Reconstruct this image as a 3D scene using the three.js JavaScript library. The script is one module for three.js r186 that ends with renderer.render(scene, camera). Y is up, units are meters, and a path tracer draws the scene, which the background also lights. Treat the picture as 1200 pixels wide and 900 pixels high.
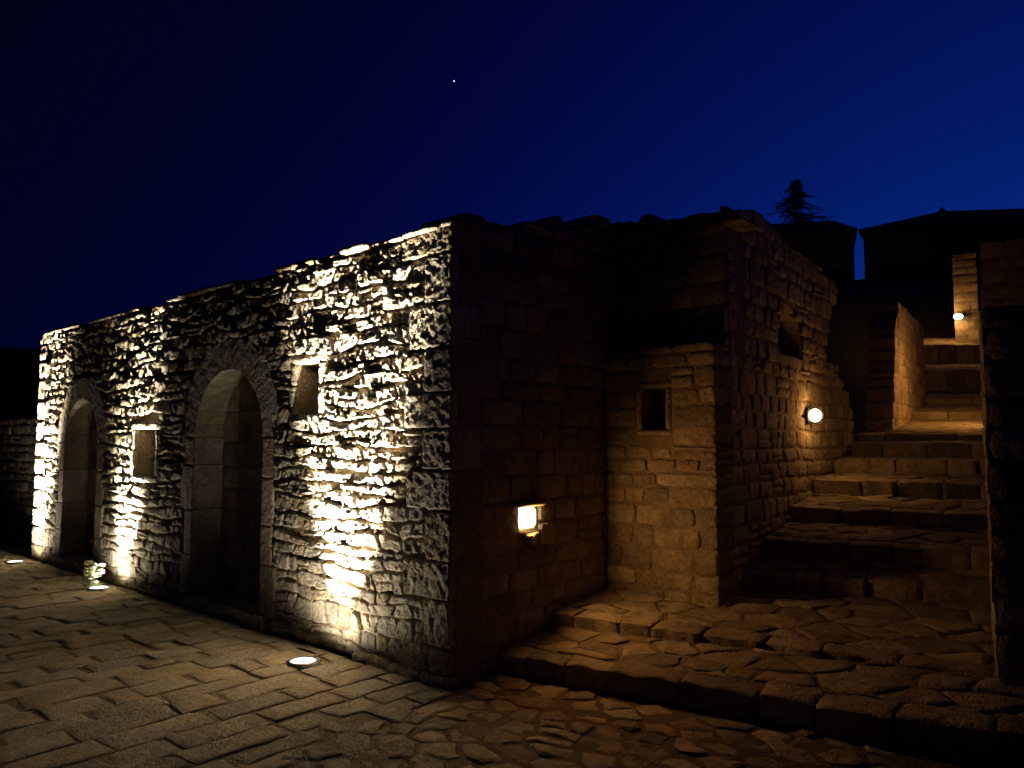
import * as THREE from 'three';
import { ImprovedNoise } from 'three/addons/math/ImprovedNoise.js';
import { mergeGeometries } from 'three/addons/utils/BufferGeometryUtils.js';
import { RoundedBoxGeometry } from 'three/addons/geometries/RoundedBoxGeometry.js';
import { RectAreaLightUniformsLib } from 'three/addons/lights/RectAreaLightUniformsLib.js';

// ------------------------------------------------------------------ camera, sky, exposure
const scene = new THREE.Scene();
const EYE = 1.6, FPX = 900, HORIZON = 517;
const pitch = Math.atan((HORIZON - 450) / FPX);
const AZ = 48.07 * Math.PI / 180;                                   // angle between the view and the lit wall
const fwd = new THREE.Vector3(-Math.cos(AZ), 0, -Math.sin(AZ));
const right = new THREE.Vector3(-fwd.z, 0, fwd.x);
const UP = new THREE.Vector3(0, 1, 0);
const look = fwd.clone().multiplyScalar(Math.cos(pitch)).addScaledVector(UP, Math.sin(pitch));
const camUp = UP.clone().multiplyScalar(Math.cos(pitch)).addScaledVector(fwd, -Math.sin(pitch));
function rayDir(px, py) {                                          // photograph pixel -> direction
  return look.clone().multiplyScalar(FPX).addScaledVector(right, px - 600).addScaledVector(camUp, 450 - py);
}
const d0 = rayDir(528, 806);
const camPos = d0.clone().multiplyScalar(EYE / d0.y);              // the building's corner stands at the origin
camPos.y = EYE;
const camera = new THREE.PerspectiveCamera(2 * Math.atan(450 / FPX) * 180 / Math.PI, 4 / 3, 0.1, 3000);
camera.position.copy(camPos);
camera.lookAt(camPos.clone().add(look));
scene.add(camera);

const renderer = new THREE.WebGLRenderer({ antialias: true });
renderer.toneMapping = THREE.LinearToneMapping;
renderer.toneMappingExposure = 1.0;
renderer.shadowMap.enabled = true;
RectAreaLightUniformsLib.init();

// dusk sky: the last blue light lies low behind the hill on the right
{
  const W = 512, H = 256, data = new Float32Array(W * H * 4);
  const glow = right.clone().multiplyScalar(0.67).addScaledVector(fwd, 0.74).normalize();
  for (let j = 0; j < H; j++) for (let i = 0; i < W; i++) {
    const el = ((j + 0.5) / H - 0.5) * Math.PI, az = ((i + 0.5) / W - 0.5) * 2 * Math.PI;
    const x = Math.cos(az) * Math.cos(el), z = Math.sin(az) * Math.cos(el), y = Math.sin(el);
    const g = 0.5 + 0.5 * (Math.cos(az) * glow.x + Math.sin(az) * glow.z);
    const low = Math.exp(-Math.max(el, 0) / 0.42);
    const a = Math.pow(g, 2.2);
    const t = 0.022 + 0.07 * low * (0.25 + 0.75 * a) + 2.15 * Math.pow(g, 7.5) * Math.pow(low, 1.3);
    const k = 4 * (j * W + i);
    data[k] = 0.00028 + 0.0011 * t; data[k + 1] = 0.0006 + 0.0125 * t * t + 0.0035 * t; data[k + 2] = 0.0015 + 0.165 * t; data[k + 3] = 1;
  }
  const tex = new THREE.DataTexture(data, W, H, THREE.RGBAFormat, THREE.FloatType);
  tex.mapping = THREE.EquirectangularReflectionMapping; tex.magFilter = THREE.LinearFilter; tex.minFilter = THREE.LinearFilter;
  tex.wrapS = THREE.RepeatWrapping; tex.needsUpdate = true;
  scene.background = tex; scene.environment = tex;
}
// faint afterglow from the bright part of that sky
{
  const sun = new THREE.DirectionalLight(0x7f9cff, 0.001);
  sun.position.copy(right).multiplyScalar(46).addScaledVector(fwd, 28).add(new THREE.Vector3(0, 14, 0));
  sun.castShadow = true; sun.shadow.radius = 60;
  Object.assign(sun.shadow.camera, { left: -25, right: 25, top: 25, bottom: -25, near: 1, far: 150 });
  scene.add(sun, sun.target);
}
const FLOOD = new THREE.Color(1.0, 0.89, 0.71), AMBER = new THREE.Color(1.0, 0.45, 0.11);
const FLOOD_CD = 640, LAMP_NITS = 165;

// ------------------------------------------------------------------ helpers
function P(px, py, h) { const d = rayDir(px, py); return camPos.clone().addScaledVector(d, (h - EYE) / d.y); }
function Z(px, depth, h) {                                          // pixel column + distance ahead + height
  const c = depth * Math.cos(pitch) + (h - EYE) * Math.sin(pitch);
  const p = camPos.clone().addScaledVector(fwd, depth).addScaledVector(right, (px - 600) / FPX * c); p.y = h; return p;
}
function hAt(py, depth) { const d = rayDir(600, py); return EYE + d.y * depth / (d.x * fwd.x + d.z * fwd.z); }
function depthOf(p) { return (p.x - camPos.x) * fwd.x + (p.z - camPos.z) * fwd.z; }
function rng(seed) { let a = seed >>> 0; return () => { a = (a + 0x6D2B79F5) | 0; let t = Math.imul(a ^ (a >>> 15), 1 | a); t = (t + Math.imul(t ^ (t >>> 7), 61 | t)) ^ t; return ((t ^ (t >>> 14)) >>> 0) / 4294967296; }; }
const R = rng(20240607), rr = (a, b) => a + (b - a) * R();
const IN = new ImprovedNoise(), n3 = (x, y, z) => IN.noise(x, y, z);
const fbm = (x, y, z) => n3(x, y, z) + 0.5 * n3(2.1 * x + 5, 2.1 * y, 2.1 * z) + 0.25 * n3(4.3 * x, 4.3 * y + 9, 4.3 * z);
const names = {};
function numbered(n) { const k = names[n] = (names[n] ?? -1) + 1; return k ? `${n}_${String(k).padStart(3, '0')}` : n; }
function shadow(o) { o.castShadow = true; o.receiveShadow = true; return o; }
function mesh(name, geo, mat, parent) { const m = shadow(new THREE.Mesh(geo, mat)); m.name = name; parent.add(m); return m; }
function thing(name, label, category, group) {
  const g = new THREE.Group(); g.name = numbered(name); g.userData = { label, category }; if (group) g.userData.group = group;
  scene.add(g); return g;
}
function structure(name, geo, mat) { const m = mesh(numbered(name), geo, mat, scene); m.userData.kind = 'structure'; return m; }

// ------------------------------------------------------------------ materials
function noiseTex(size, f, seed, srgb) {
  const d = new Uint8Array(size * size * 4);
  // tileable value noise
  const layer = (per, s) => { const q = rng(seed * 77 + s); const g = Array.from({ length: per * per }, () => q()); return (x, y) => {
    x *= per; y *= per; const i = Math.floor(x), j = Math.floor(y); let u = x - i, v = y - j; u = u * u * (3 - 2 * u); v = v * v * (3 - 2 * v);
    const at = (a, b) => g[((b % per) + per) % per * per + ((a % per) + per) % per];
    return (at(i, j) * (1 - u) + at(i + 1, j) * u) * (1 - v) + (at(i, j + 1) * (1 - u) + at(i + 1, j + 1) * u) * v; }; };
  const L = [4, 9, 19, 43, 91, 170].map((p, s) => layer(p, s));
  for (let j = 0; j < size; j++) for (let i = 0; i < size; i++) {
    const c = f(L.map(l => l(i / size, j / size))); const k = 4 * (j * size + i);
    d[k] = Math.max(0, Math.min(255, c[0] * 255)); d[k + 1] = Math.max(0, Math.min(255, c[1] * 255)); d[k + 2] = Math.max(0, Math.min(255, c[2] * 255)); d[k + 3] = 255;
  }
  const t = new THREE.DataTexture(d, size, size); t.wrapS = t.wrapT = THREE.RepeatWrapping; t.magFilter = THREE.LinearFilter; t.minFilter = THREE.LinearMipmapLinearFilter; t.generateMipmaps = true;
  if (srgb) t.colorSpace = THREE.SRGBColorSpace; t.needsUpdate = true; return t;
}
// limestone: pale, blotched with ochre and grey lichen, small dark pits
const stoneMap = noiseTex(512, l => { const b = 0.62 + 0.2 * l[0] + 0.2 * l[2] + 0.16 * l[4]; const o = Math.max(0, l[1] - 0.55) * 0.9; const pit = l[4] > 0.78 ? 0.8 : 1; return [b * pit, b * pit * (0.975 - 0.12 * o), b * pit * (0.93 - 0.42 * o)]; }, 3, true);
const stoneBump = noiseTex(512, l => { let b = 0.35 * l[2] + 0.35 * l[3] + 0.3 * l[4] + 0.12 * l[5]; if (l[3] * 0.6 + l[4] * 0.4 < 0.3) b -= 0.3; return [b, b, b]; }, 5, false);
const mortarMap = noiseTex(512, l => { const b = 0.6 + 0.2 * l[1] + 0.25 * l[4] + 0.15 * l[5]; return [b, b * 0.95, b * 0.86]; }, 9, true);
const mortarBump = noiseTex(512, l => { const b = 0.3 * l[2] + 0.3 * l[3] + 0.3 * l[4] + 0.2 * l[5]; return [b, b, b]; }, 13, false);
const std = (r, g, b, o = {}) => new THREE.MeshStandardMaterial({ color: new THREE.Color().setRGB(r, g, b), roughness: 0.95, ...o });
const stone = (r, g, b, bump = 0.012) => std(r, g, b, { map: stoneMap, bumpMap: stoneBump, bumpScale: bump });
const limestone = [stone(.60, .55, .46), stone(.52, .47, .38), stone(.66, .61, .52), stone(.50, .42, .30), stone(.56, .52, .45), stone(.45, .41, .35)];
const ashlar = [stone(.52, .47, .38, .010), stone(.45, .40, .31, .010), stone(.57, .52, .43, .010), stone(.40, .35, .27, .010), stone(.35, .32, .28, .010), stone(.52, .43, .30, .010)];
const paving = [stone(.47, .425, .34, .008), stone(.41, .36, .28, .008), stone(.55, .50, .42, .008), stone(.34, .30, .235, .008), stone(.45, .385, .285, .008), stone(.29, .26, .22, .008)];
const pick = a => a[Math.floor(R() * a.length)];
const mortarMat = std(.34, .30, .24, { map: mortarMap, bumpMap: mortarBump, bumpScale: .012 });
const bedMat = std(.15, .122, .085, { map: mortarMap, bumpMap: mortarBump, bumpScale: .015 });
const earthMat = std(.22, .19, .145, { map: mortarMap, bumpMap: mortarBump, bumpScale: .015 });
const ironMat = std(.03, .03, .032, { roughness: .55, metalness: .7 });
const steelMat = std(.22, .22, .22, { roughness: .45, metalness: .9 });
const woodMat = std(.10, .07, .045, { map: mortarMap });
const hillMat = std(.075, .085, .045, { map: mortarMap });
const tileMat = std(.16, .085, .055, { map: mortarMap });
const plasterMat = std(.22, .20, .17, { map: mortarMap });

// ------------------------------------------------------------------ stone shapes
// a rough block whose face fills the quad c (bottom-left, bottom-right, top-right, top-left), local z = outwards
function quadStone(c, o) {
  const { gap = .012, depth = .1, prot = .01, rough = .012, freq = 9, res = .028, tilt = 0, round = .1, bevel = .014, seed = R() * 500, maxN = 14, wob = .006, grit = 0 } = o;
  const cx = (c[0][0] + c[1][0] + c[2][0] + c[3][0]) / 4, cy = (c[0][1] + c[1][1] + c[2][1] + c[3][1]) / 4;
  const w = (Math.hypot(c[1][0] - c[0][0], c[1][1] - c[0][1]) + Math.hypot(c[2][0] - c[3][0], c[2][1] - c[3][1])) / 2;
  const h = (Math.hypot(c[3][0] - c[0][0], c[3][1] - c[0][1]) + Math.hypot(c[2][0] - c[1][0], c[2][1] - c[1][1])) / 2;
  const nu = Math.max(3, Math.min(maxN, Math.round(w / res))), nv = Math.max(3, Math.min(maxN, Math.round(h / res)));
  const ku = Math.max(.5, 1 - gap / w), kv = Math.max(.5, 1 - gap / h), tx = (R() - .5) * tilt, ty = (R() - .5) * tilt;
  const pos = [], uv = [], idx = [], ou = R() * 7, ov = R() * 7;
  const put = (x, y, z) => { pos.push(x, y, z); uv.push((x + ou) * 1.7, (y + ov) * 1.7); return pos.length / 3 - 1; };
  const g = [];
  for (let j = 0; j <= nv; j++) for (let i = 0; i <= nu; i++) {
    let s = 2 * i / nu - 1, t = 2 * j / nv - 1;
    s = Math.sign(s) * (1 - Math.pow(1 - Math.abs(s), 1.25)); t = Math.sign(t) * (1 - Math.pow(1 - Math.abs(t), 1.25));
    const edge = i === 0 || j === 0 || i === nu || j === nv;
    const S = s * (1 - round * t * t * t * t) * ku, T = t * (1 - round * s * s * s * s) * kv;
    const a = (S + 1) / 2, b = (T + 1) / 2;
    let x = (c[0][0] * (1 - a) + c[1][0] * a) * (1 - b) + (c[3][0] * (1 - a) + c[2][0] * a) * b - cx;
    let y = (c[0][1] * (1 - a) + c[1][1] * a) * (1 - b) + (c[3][1] * (1 - a) + c[2][1] * a) * b - cy;
    const fx = (x + cx) * freq, fy = (y + cy) * freq;
    x += wob * n3(fx, fy, seed + 3); y += wob * n3(fx, fy, seed + 11);
    let z = prot + rough * (fbm(fx, fy, seed) + grit * (n3(fx * 3.1, fy * 3.1, seed + 5) + .6 * n3(fx * 6.3, fy * 6.3, seed + 8))) + tx * s * .5 + ty * t * .5;
    if (edge) z -= bevel; 
    g.push(put(x, y, z));
  }
  const W = nu + 1;
  for (let j = 0; j < nv; j++) for (let i = 0; i < nu; i++) { const a = g[j * W + i], b = g[j * W + i + 1], d = g[(j + 1) * W + i + 1], e = g[(j + 1) * W + i]; if ((i + j) & 1) idx.push(a, b, d, a, d, e); else idx.push(a, b, e, b, d, e); }
  const rim = [];
  for (let i = 0; i < nu; i++) rim.push(g[i]);
  for (let j = 0; j < nv; j++) rim.push(g[j * W + nu]);
  for (let i = nu; i > 0; i--) rim.push(g[nv * W + i]);
  for (let j = nv; j > 0; j--) rim.push(g[j * W]);
  // the sides: a ring of their own vertices so that the edge stays an edge
  const topR = rim.map(k => { const v = put(pos[3 * k], pos[3 * k + 1], pos[3 * k + 2]); uv[2 * v] += pos[3 * k + 2] * 1.7; return v; });
  const botR = rim.map(k => { const v = put(pos[3 * k], pos[3 * k + 1], -depth); uv[2 * v] -= depth * 1.7; return v; });
  for (let k = 0; k < rim.length; k++) { const m = (k + 1) % rim.length; idx.push(topR[k], botR[k], topR[m], topR[m], botR[k], botR[m]); }
  const geo = new THREE.BufferGeometry();
  geo.setAttribute('position', new THREE.Float32BufferAttribute(pos, 3)); geo.setAttribute('uv', new THREE.Float32BufferAttribute(uv, 2)); geo.setIndex(idx); geo.computeVertexNormals();
  return { geo, x: cx, y: cy, area: w * h };
}
// a flat paving stone over a plan polygon [[x, z] ...]; yf gives its height, the group frame is the world's
function slab(poly, yf, o = {}) {
  const { thick = .06, gap = .014, rough = .006, bevel = .007, seed = R() * 400, res = .07, lift = 0, tilt = .012, wobble = .012, wf = 9 } = o;
  let cx = 0, cz = 0; for (const p of poly) { cx += p[0] / poly.length; cz += p[1] / poly.length; }
  const rim = []; const n = poly.length;
  for (let i = 0; i < n; i++) { const a = poly[i], b = poly[(i + 1) % n], L = Math.hypot(b[0] - a[0], b[1] - a[1]), k = Math.max(1, Math.round(L / res)); for (let j = 0; j < k; j++) rim.push([a[0] + (b[0] - a[0]) * j / k, a[1] + (b[1] - a[1]) * j / k]); }
  const rad = rim.reduce((s, p) => s + Math.hypot(p[0] - cx, p[1] - cz), 0) / rim.length;
  const tx = (R() - .5) * tilt / rad, tz = (R() - .5) * tilt / rad;
  const y0 = yf(cx, cz), pos = [], uv = [], idx = [], ou = R() * 9, ov = R() * 9;
  const put = (x, y, z) => { pos.push(x - cx, y - y0, z - cz); uv.push((x + ou) * 1.7, (z + ov) * 1.7); return pos.length / 3 - 1; };
  const top = (x, z) => yf(x, z) + lift + rough * fbm(x * 6, z * 6, seed) + tx * (x - cx) + tz * (z - cz);
  const rings = [.32, .68, 1 - Math.min(.25, .02 / rad), 1].map((k, r) => rim.map(p => {
    let dx = p[0] - cx, dz = p[1] - cz; const L = Math.hypot(dx, dz) || 1, s = k * Math.max(.4, 1 - gap / 2 / L * 1.2);
    let x = cx + dx * s, z = cz + dz * s; if (r > 1) { const ex = n3(x * wf, z * wf, seed + 7), ez = n3(x * wf, z * wf, seed + 17); x += wobble * ex; z += wobble * ez; }
    return put(x, top(x, z) - (r === 3 ? bevel : 0), z); }));
  const c = put(cx, top(cx, cz), cz);
  const sideTop_ = rings[3].map((k, i) => { const v = put(pos[3 * k] + cx, pos[3 * k + 1] + y0, pos[3 * k + 2] + cz); uv[2 * v] = i * res * 1.7 + ou; uv[2 * v + 1] = ov; return v; });
  const bot = rings[3].map(k => put(pos[3 * k] + cx, y0 - thick + (yf(pos[3 * k] + cx, pos[3 * k + 2] + cz) - y0), pos[3 * k + 2] + cz));
  bot.forEach((v, i) => { uv[2 * v] = i * res * 1.7 + ou; uv[2 * v + 1] = ov + thick * 1.7; });
  const m = rim.length; let A = 0; for (let i = 0; i < n; i++) { const a = poly[i], b = poly[(i + 1) % n]; A += a[0] * b[1] - b[0] * a[1]; }
  const tri = (a, b, d) => A > 0 ? idx.push(a, d, b) : idx.push(a, b, d);
  for (let i = 0; i < m; i++) { const j = (i + 1) % m; tri(c, rings[0][i], rings[0][j]);
    for (let r = 0; r < 3; r++) { tri(rings[r][i], rings[r + 1][i], rings[r + 1][j]); tri(rings[r][i], rings[r + 1][j], rings[r][j]); }
    tri(sideTop_[i], bot[i], bot[j]); tri(sideTop_[i], bot[j], sideTop_[j]); }
  const geo = new THREE.BufferGeometry();
  geo.setAttribute('position', new THREE.Float32BufferAttribute(pos, 3)); geo.setAttribute('uv', new THREE.Float32BufferAttribute(uv, 2)); geo.setIndex(idx); geo.computeVertexNormals();
  return { geo, x: cx, y: y0, z: cz, area: Math.abs(A) / 2 };
}
// adds a list of {geo, x, y, z, mat} as single parts; past the limit the smallest in view are joined per material as stuff
function addPieces(name, list, parent, limit, size) {
  parent.updateWorldMatrix(true, false);
  if (list.length > limit) list.sort((a, b) => size(b) - size(a));
  list.slice(0, limit).forEach(s => { const m = mesh(name, s.geo, s.mat, parent); m.position.set(s.x, s.y, s.z || 0); });
  const rest = list.slice(limit);
  if (rest.length) {
    const geo = mergeGeometries(rest.map(s => { const q = s.geo.clone().translate(s.x, s.y, s.z || 0); return q; }));
    const m = mesh('small_' + name + 's', geo, rest[0].mat, parent); m.userData.kind = 'stuff';
    m.userData.label = 'remaining small ' + name.replace(/_/g, ' ') + 's';
  }
}
const viewSize = parent => s => { const p = new THREE.Vector3(s.x, s.y, s.z || 0).applyMatrix4(parent.matrixWorld); const d = p.distanceTo(camPos); return s.area / (d * d); };

// courses of stones in a wall's (u, v) plane. holes: v0, v1 -> list of [ua, ub] to leave out
function courses(o) {
  const { u0, u1, v0, v1, hs, ws, wave = .02, holes = () => [], split = .15, skew = .02, jit = 0, inside = () => true, vTop } = o;
  const out = [], waves = []; let v = v0, k = 0;
  const wv = (kk, u) => (kk === 0 ? 0 : wave * (n3(u * 1.6, kk * 3.7, o.seed || 1) + .6 * n3(u * 4.7, kk * 3.7, 40)));
  const bounds = [v0]; while (v < v1 - hs[0] * .6) { v += rr(hs[0], hs[1]); bounds.push(v); }
  bounds[bounds.length - 1] = v1;
  for (k = 0; k < bounds.length - 1; k++) {
    const a = bounds[k], b = bounds[k + 1];
    const cut = holes(a, b).sort((p, q) => p[0] - q[0]); let segs = [], s = u0;
    for (const [x, y] of cut) { if (x > s) segs.push([s, x]); s = Math.max(s, y); } if (s < u1) segs.push([s, u1]);
    for (const [x, y] of segs) {
      let q = x, prevSkew = 0;
      while (q < y - .02) {
        let e = q + rr(ws[0], ws[1]) * (R() < .2 ? .6 : 1); if (y - e < ws[0] * .7) e = y;
        const sk = e === y ? 0 : (R() - .5) * skew;
        const B = u => a + wv(k, u), T = u => Math.min(b + wv(k + 1, u), vTop ? vTop(u) : 1e9);
        const top = (kk => kk)(T);
        const qa = q + prevSkew, qb = e - sk * 0, c = [[q - prevSkew, B(q)], [e - sk, B(e)], [e + sk, top(e)], [q + prevSkew, top(q)]];
        const mu = (q + e) / 2, mv = (B(mu) + top(mu)) / 2;
        if (jit) for (const p of c) { p[0] += (R() - .5) * jit; p[1] += (R() - .5) * jit; }
        if (top(mu) - B(mu) > .03 && inside(mu, mv)) {
          if (R() < split && b - a > .1) { const f = rr(.35, .65); const ml = [c[0][0] * (1 - f) + c[3][0] * f, c[0][1] * (1 - f) + c[3][1] * f], mr = [c[1][0] * (1 - f) + c[2][0] * f, c[1][1] * (1 - f) + c[2][1] * f]; out.push([c[0], c[1], mr, ml], [ml, mr, c[2], c[3]]); }
          else out.push(c);
        }
        prevSkew = sk; q = e;
      }
    }
  }
  return out;
}
// rough mortar sheet between the stones, left open at the holes
function mortarSheet(u0, u1, v0, v1, cell, isHole, zf) {
  const nu = Math.round((u1 - u0) / cell), nv = Math.round((v1 - v0) / cell), pos = [], uv = [], idx = [];
  for (let j = 0; j <= nv; j++) for (let i = 0; i <= nu; i++) { const u = u0 + (u1 - u0) * i / nu, v = v0 + (v1 - v0) * j / nv; pos.push(u, v, zf(u, v)); uv.push(u * 1.3, v * 1.3); }
  for (let j = 0; j < nv; j++) for (let i = 0; i < nu; i++) { const u = u0 + (u1 - u0) * (i + .5) / nu, v = v0 + (v1 - v0) * (j + .5) / nv; if (isHole(u, v)) continue; const a = j * (nu + 1) + i; idx.push(a, a + 1, a + nu + 2, a, a + nu + 2, a + nu + 1); }
  const g = new THREE.BufferGeometry(); g.setAttribute('position', new THREE.Float32BufferAttribute(pos, 3)); g.setAttribute('uv', new THREE.Float32BufferAttribute(uv, 2)); g.setIndex(idx); g.computeVertexNormals(); return g;
}
function extrude(pts, holes, z0, z1) {
  const s = new THREE.Shape(pts.map(p => new THREE.Vector2(p[0], p[1])));
  for (const h of holes) s.holes.push(new THREE.Path(h.map(p => new THREE.Vector2(p[0], p[1]))));
  return new THREE.ExtrudeGeometry(s, { depth: z1 - z0, bevelEnabled: false }).translate(0, 0, z0);
}
const rectPts = (a, b, c, d) => [[a, b], [c, b], [c, d], [a, d]];
function archPts(a, b, y0, spring, k = 20) { const r = (b - a) / 2, c = (a + b) / 2, p = [[a, y0], [b, y0]]; for (let i = 0; i <= k; i++) { const t = Math.PI * i / k; p.push([c + r * Math.cos(t), spring + r * Math.sin(t)]); } return p; }

// ------------------------------------------------------------------ ground
{
  const g = new THREE.PlaneGeometry(900, 900, 1, 1).rotateX(-Math.PI / 2); const u = g.attributes.uv; for (let i = 0; i < u.count; i++) u.setXY(i, u.getX(i) * 600, u.getY(i) * 600);
  const m = structure('ground', g, earthMat); m.position.y = -.06; m.userData.label = 'dark bare earth around the ruins'; m.userData.category = 'ground';
}
function gridSheet(n, m, f) {
  const pos = [], uv = [], idx = [];
  for (let j = 0; j <= m; j++) for (let i = 0; i <= n; i++) { const p = f(i / n, j / m); pos.push(p.x, p.y, p.z); uv.push(p.x * .8, p.z * .8); }
  for (let j = 0; j < m; j++) for (let i = 0; i < n; i++) { const a = j * (n + 1) + i; idx.push(a, a + 1, a + n + 2, a, a + n + 2, a + n + 1); }
  const g = new THREE.BufferGeometry(); g.setAttribute('position', new THREE.Float32BufferAttribute(pos, 3)); g.setAttribute('uv', new THREE.Float32BufferAttribute(uv, 2)); g.setIndex(idx); g.computeVertexNormals(); return g;
}
// hillside that carries the upper stairs and the houses
const hillH = d => { const k = [[9.5, 1.2], [12, 1.7], [15, 2.4], [17.8, 3.5], [20, 5.4], [23, 6.6], [30, 7.2], [60, 7.6]]; if (d <= k[0][0]) return k[0][1]; for (let i = 1; i < k.length; i++) if (d <= k[i][0]) { const t = (d - k[i - 1][0]) / (k[i][0] - k[i - 1][0]); return k[i - 1][1] + (k[i][1] - k[i - 1][1]) * t; } return 7.6; };
{
  const g = gridSheet(70, 60, (a, b) => { const lat = 3.2 + 44 * a * (0.3 + 0.7 * b), d = 9.2 + 50 * b * b; const p = camPos.clone().addScaledVector(fwd, d).addScaledVector(right, lat - 1 * b); p.y = hillH(d) + .12 * fbm(lat, d, 2) - .05; if (a === 0 || b === 0) p.y = -.1; return p; });
  const m = structure('hill', g, hillMat); m.userData.label = 'dark grassy hillside behind the stairs'; m.userData.category = 'hill';
  const g2 = gridSheet(60, 30, (a, b) => { const lat = -120 + 110 * a, d = 34 + 80 * b; const p = camPos.clone().addScaledVector(fwd, d).addScaledVector(right, lat * d / 70); const e = Math.min(1, b * 2.6); p.y = e * e * (3 - 2 * e) * (9.6 + .6 * fbm(lat * .12, d * .1, 4)) - .3; if (a === 1) p.y = -.3; return p; });
  const m2 = structure('hill', g2, hillMat); m2.userData.label = 'distant black wooded hill beyond the low boundary wall'; m2.userData.category = 'hill';
}

// ------------------------------------------------------------------ the lit building
const LEN = 8.34, TOP = 3.1;
const building = thing('stone_building', 'rough rubble stone building with two arched doorways lit from below', 'building');
const doors = [{ a: -7.23, b: -6.14, r: 0.545 }, { a: -3.65, b: -2.39, r: 0.63 }];
doors[0].spring = 1.585; doors[1].spring = 1.64; doors.forEach(d => { d.sill = .12; d.c = (d.a + d.b) / 2; });
const wins = [{ a: -5.10, b: -4.56, y0: 1.226, y1: 1.73 }, { a: -1.92, b: -1.57, y0: 1.82, y1: 2.24 }];
const JW = .2, VW = .3;
{
  const fw = new THREE.Group(); fw.name = 'front_wall'; building.add(fw); fw.userData.label = 'floodlit rubble front wall';
  const holePts = [...doors.map(d => archPts(d.a - .02, d.b + .02, .0, d.spring)), ...wins.map(w => rectPts(w.a, w.y0, w.b, w.y1))];
  // core with openings, then a solid back layer that closes the recesses
  const coreA = extrude([[-LEN, -.05], ...[[-.002, -.05], [-.002, TOP - .02], [-LEN, TOP - .02]]], [...doors.map(d => archPts(d.a - .02, d.b + .02, 0, d.spring)), ...wins.map(w => rectPts(w.a, w.y0, w.b, w.y1))], -.30, -.05);
  const coreB = extrude(rectPts(-LEN, -.05, -.30, TOP - .04), [rectPts(wins[0].a + .08, wins[0].y0 + .06, wins[0].b - .08, wins[0].y1 - .05), rectPts(wins[1].a + .01, wins[1].y0 + .01, wins[1].b - .01, wins[1].y1 - .01)], -.55, -.302);
  mesh('wall_core', mergeGeometries([coreA, coreB]), mortarMat, fw);
  const inDoor = (u, v, m) => doors.some(d => v < d.spring ? (u > d.a - m && u < d.b + m && v > 0) : Math.hypot(u - d.c, v - d.spring) < d.r + m);
  const inWin = (u, v, m) => wins.some(w => u > w.a - m && u < w.b + m && v > w.y0 - m && v < w.y1 + m);
  mesh('mortar', mortarSheet(-LEN, -.01, 0, TOP - .03, .03, (u, v) => inDoor(u, v, .05) || inWin(u, v, .02), (u, v) => -.022 - .014 * Math.min(1, Math.max(0, (v - .5) / .8)) + .012 * fbm(u * 8, v * 8, 3) + .006 * n3(u * 30, v * 30, 1)), mortarMat, fw);
  // quoins at the near corner
  const quoins = []; { let v = -.02, k = 0; while (v < TOP - .1) { const h = Math.min(rr(.24, .36), TOP - v), L = k % 2 ? rr(.24, .3) : rr(.42, .56); const e = TOP - v - h < .15 ? TOP : v + h; quoins.push({ L, v0: v, v1: e }); v = e; k++; } }
  for (const q of quoins) { const s = quadStone(rectPts(-q.L, q.v0, rr(-.004, .014), q.v1), { gap: .014, depth: q.L > .4 ? .26 : .48, prot: .012, rough: .011, freq: 17, grit: .9, res: .0135, maxN: 40, round: .02, bevel: .010, wob: .005 }); const m = mesh('quoin', s.geo, pick(limestone), fw); m.position.set(s.x, s.y, 0); }
  const quoinsFar = []; { let v = -.02, k = 0; while (v < TOP - .1) { const h = rr(.2, .3), L = k % 2 ? .25 : .45; const e = TOP - v - h < .12 ? TOP : v + h; quoinsFar.push({ L, v0: v, v1: e }); v = e; k++; } }
  for (const q of quoinsFar) { const s = quadStone(rectPts(-LEN - .004, q.v0, -LEN + q.L, q.v1), { gap: .014, depth: .3, prot: .012, rough: .014, freq: 12, res: .03, round: .03 }); const m = mesh('quoin', s.geo, pick(limestone), fw); m.position.set(s.x, s.y, 0); }
  // dressed door surrounds
  for (const d of doors) {
    for (const side of [-1, 1]) { let v = d.sill; const n = 4; for (let k = 0; k < n; k++) { const e = k === n - 1 ? d.spring : v + (d.spring - d.sill) / n * rr(.85, 1.15); const W = JW * rr(.85, 1.35); const x0 = side < 0 ? d.a - W : d.b, x1 = side < 0 ? d.a : d.b + W;
      const s = quadStone(rectPts(x0, v, x1, e), { gap: .006, depth: .30, prot: .006, rough: .005, freq: 18, grit: .8, res: .02, maxN: 24, round: .0, bevel: .006, wob: .003 }); const m = mesh('jamb_stone', s.geo, pick(limestone), fw); m.position.set(s.x, s.y, 0); v = e; } }
    const n = 7, cuts = [0]; for (let k = 1; k < n; k++) cuts.push(Math.PI * (k + rr(-.16, .16)) / n); cuts.push(Math.PI); for (let k = 0; k < n; k++) { const t0 = cuts[k], t1 = cuts[k + 1], ro = d.r + VW * rr(.93, 1.0);
      const pt = (r, t) => [d.c + r * Math.cos(t), d.spring + r * Math.sin(t)];
      // bilinear quad with an arc-shaped inner edge: two half wedges keep the soffit round
      const tm = (t0 + t1) / 2;
      const parts = [[t0, tm], [tm, t1]].map(([p, q]) => quadStone([pt(d.r, q), pt(d.r, p), pt(ro, p), pt(ro, q)], { gap: .0, depth: .30, prot: .004, rough: .006, freq: 18, grit: .9, res: .022, maxN: 20, round: 0, bevel: .002, wob: .0, seed: k * 3.7 + 50 + d.a }));
      const c = pt(d.r + VW / 2, tm); const geo = mergeGeometries(parts.map(s => s.geo.translate(s.x - c[0], s.y - c[1], 0)));
      const m = mesh('voussoir', geo, pick(limestone), fw); m.position.set(c[0], c[1], 0); }
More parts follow.
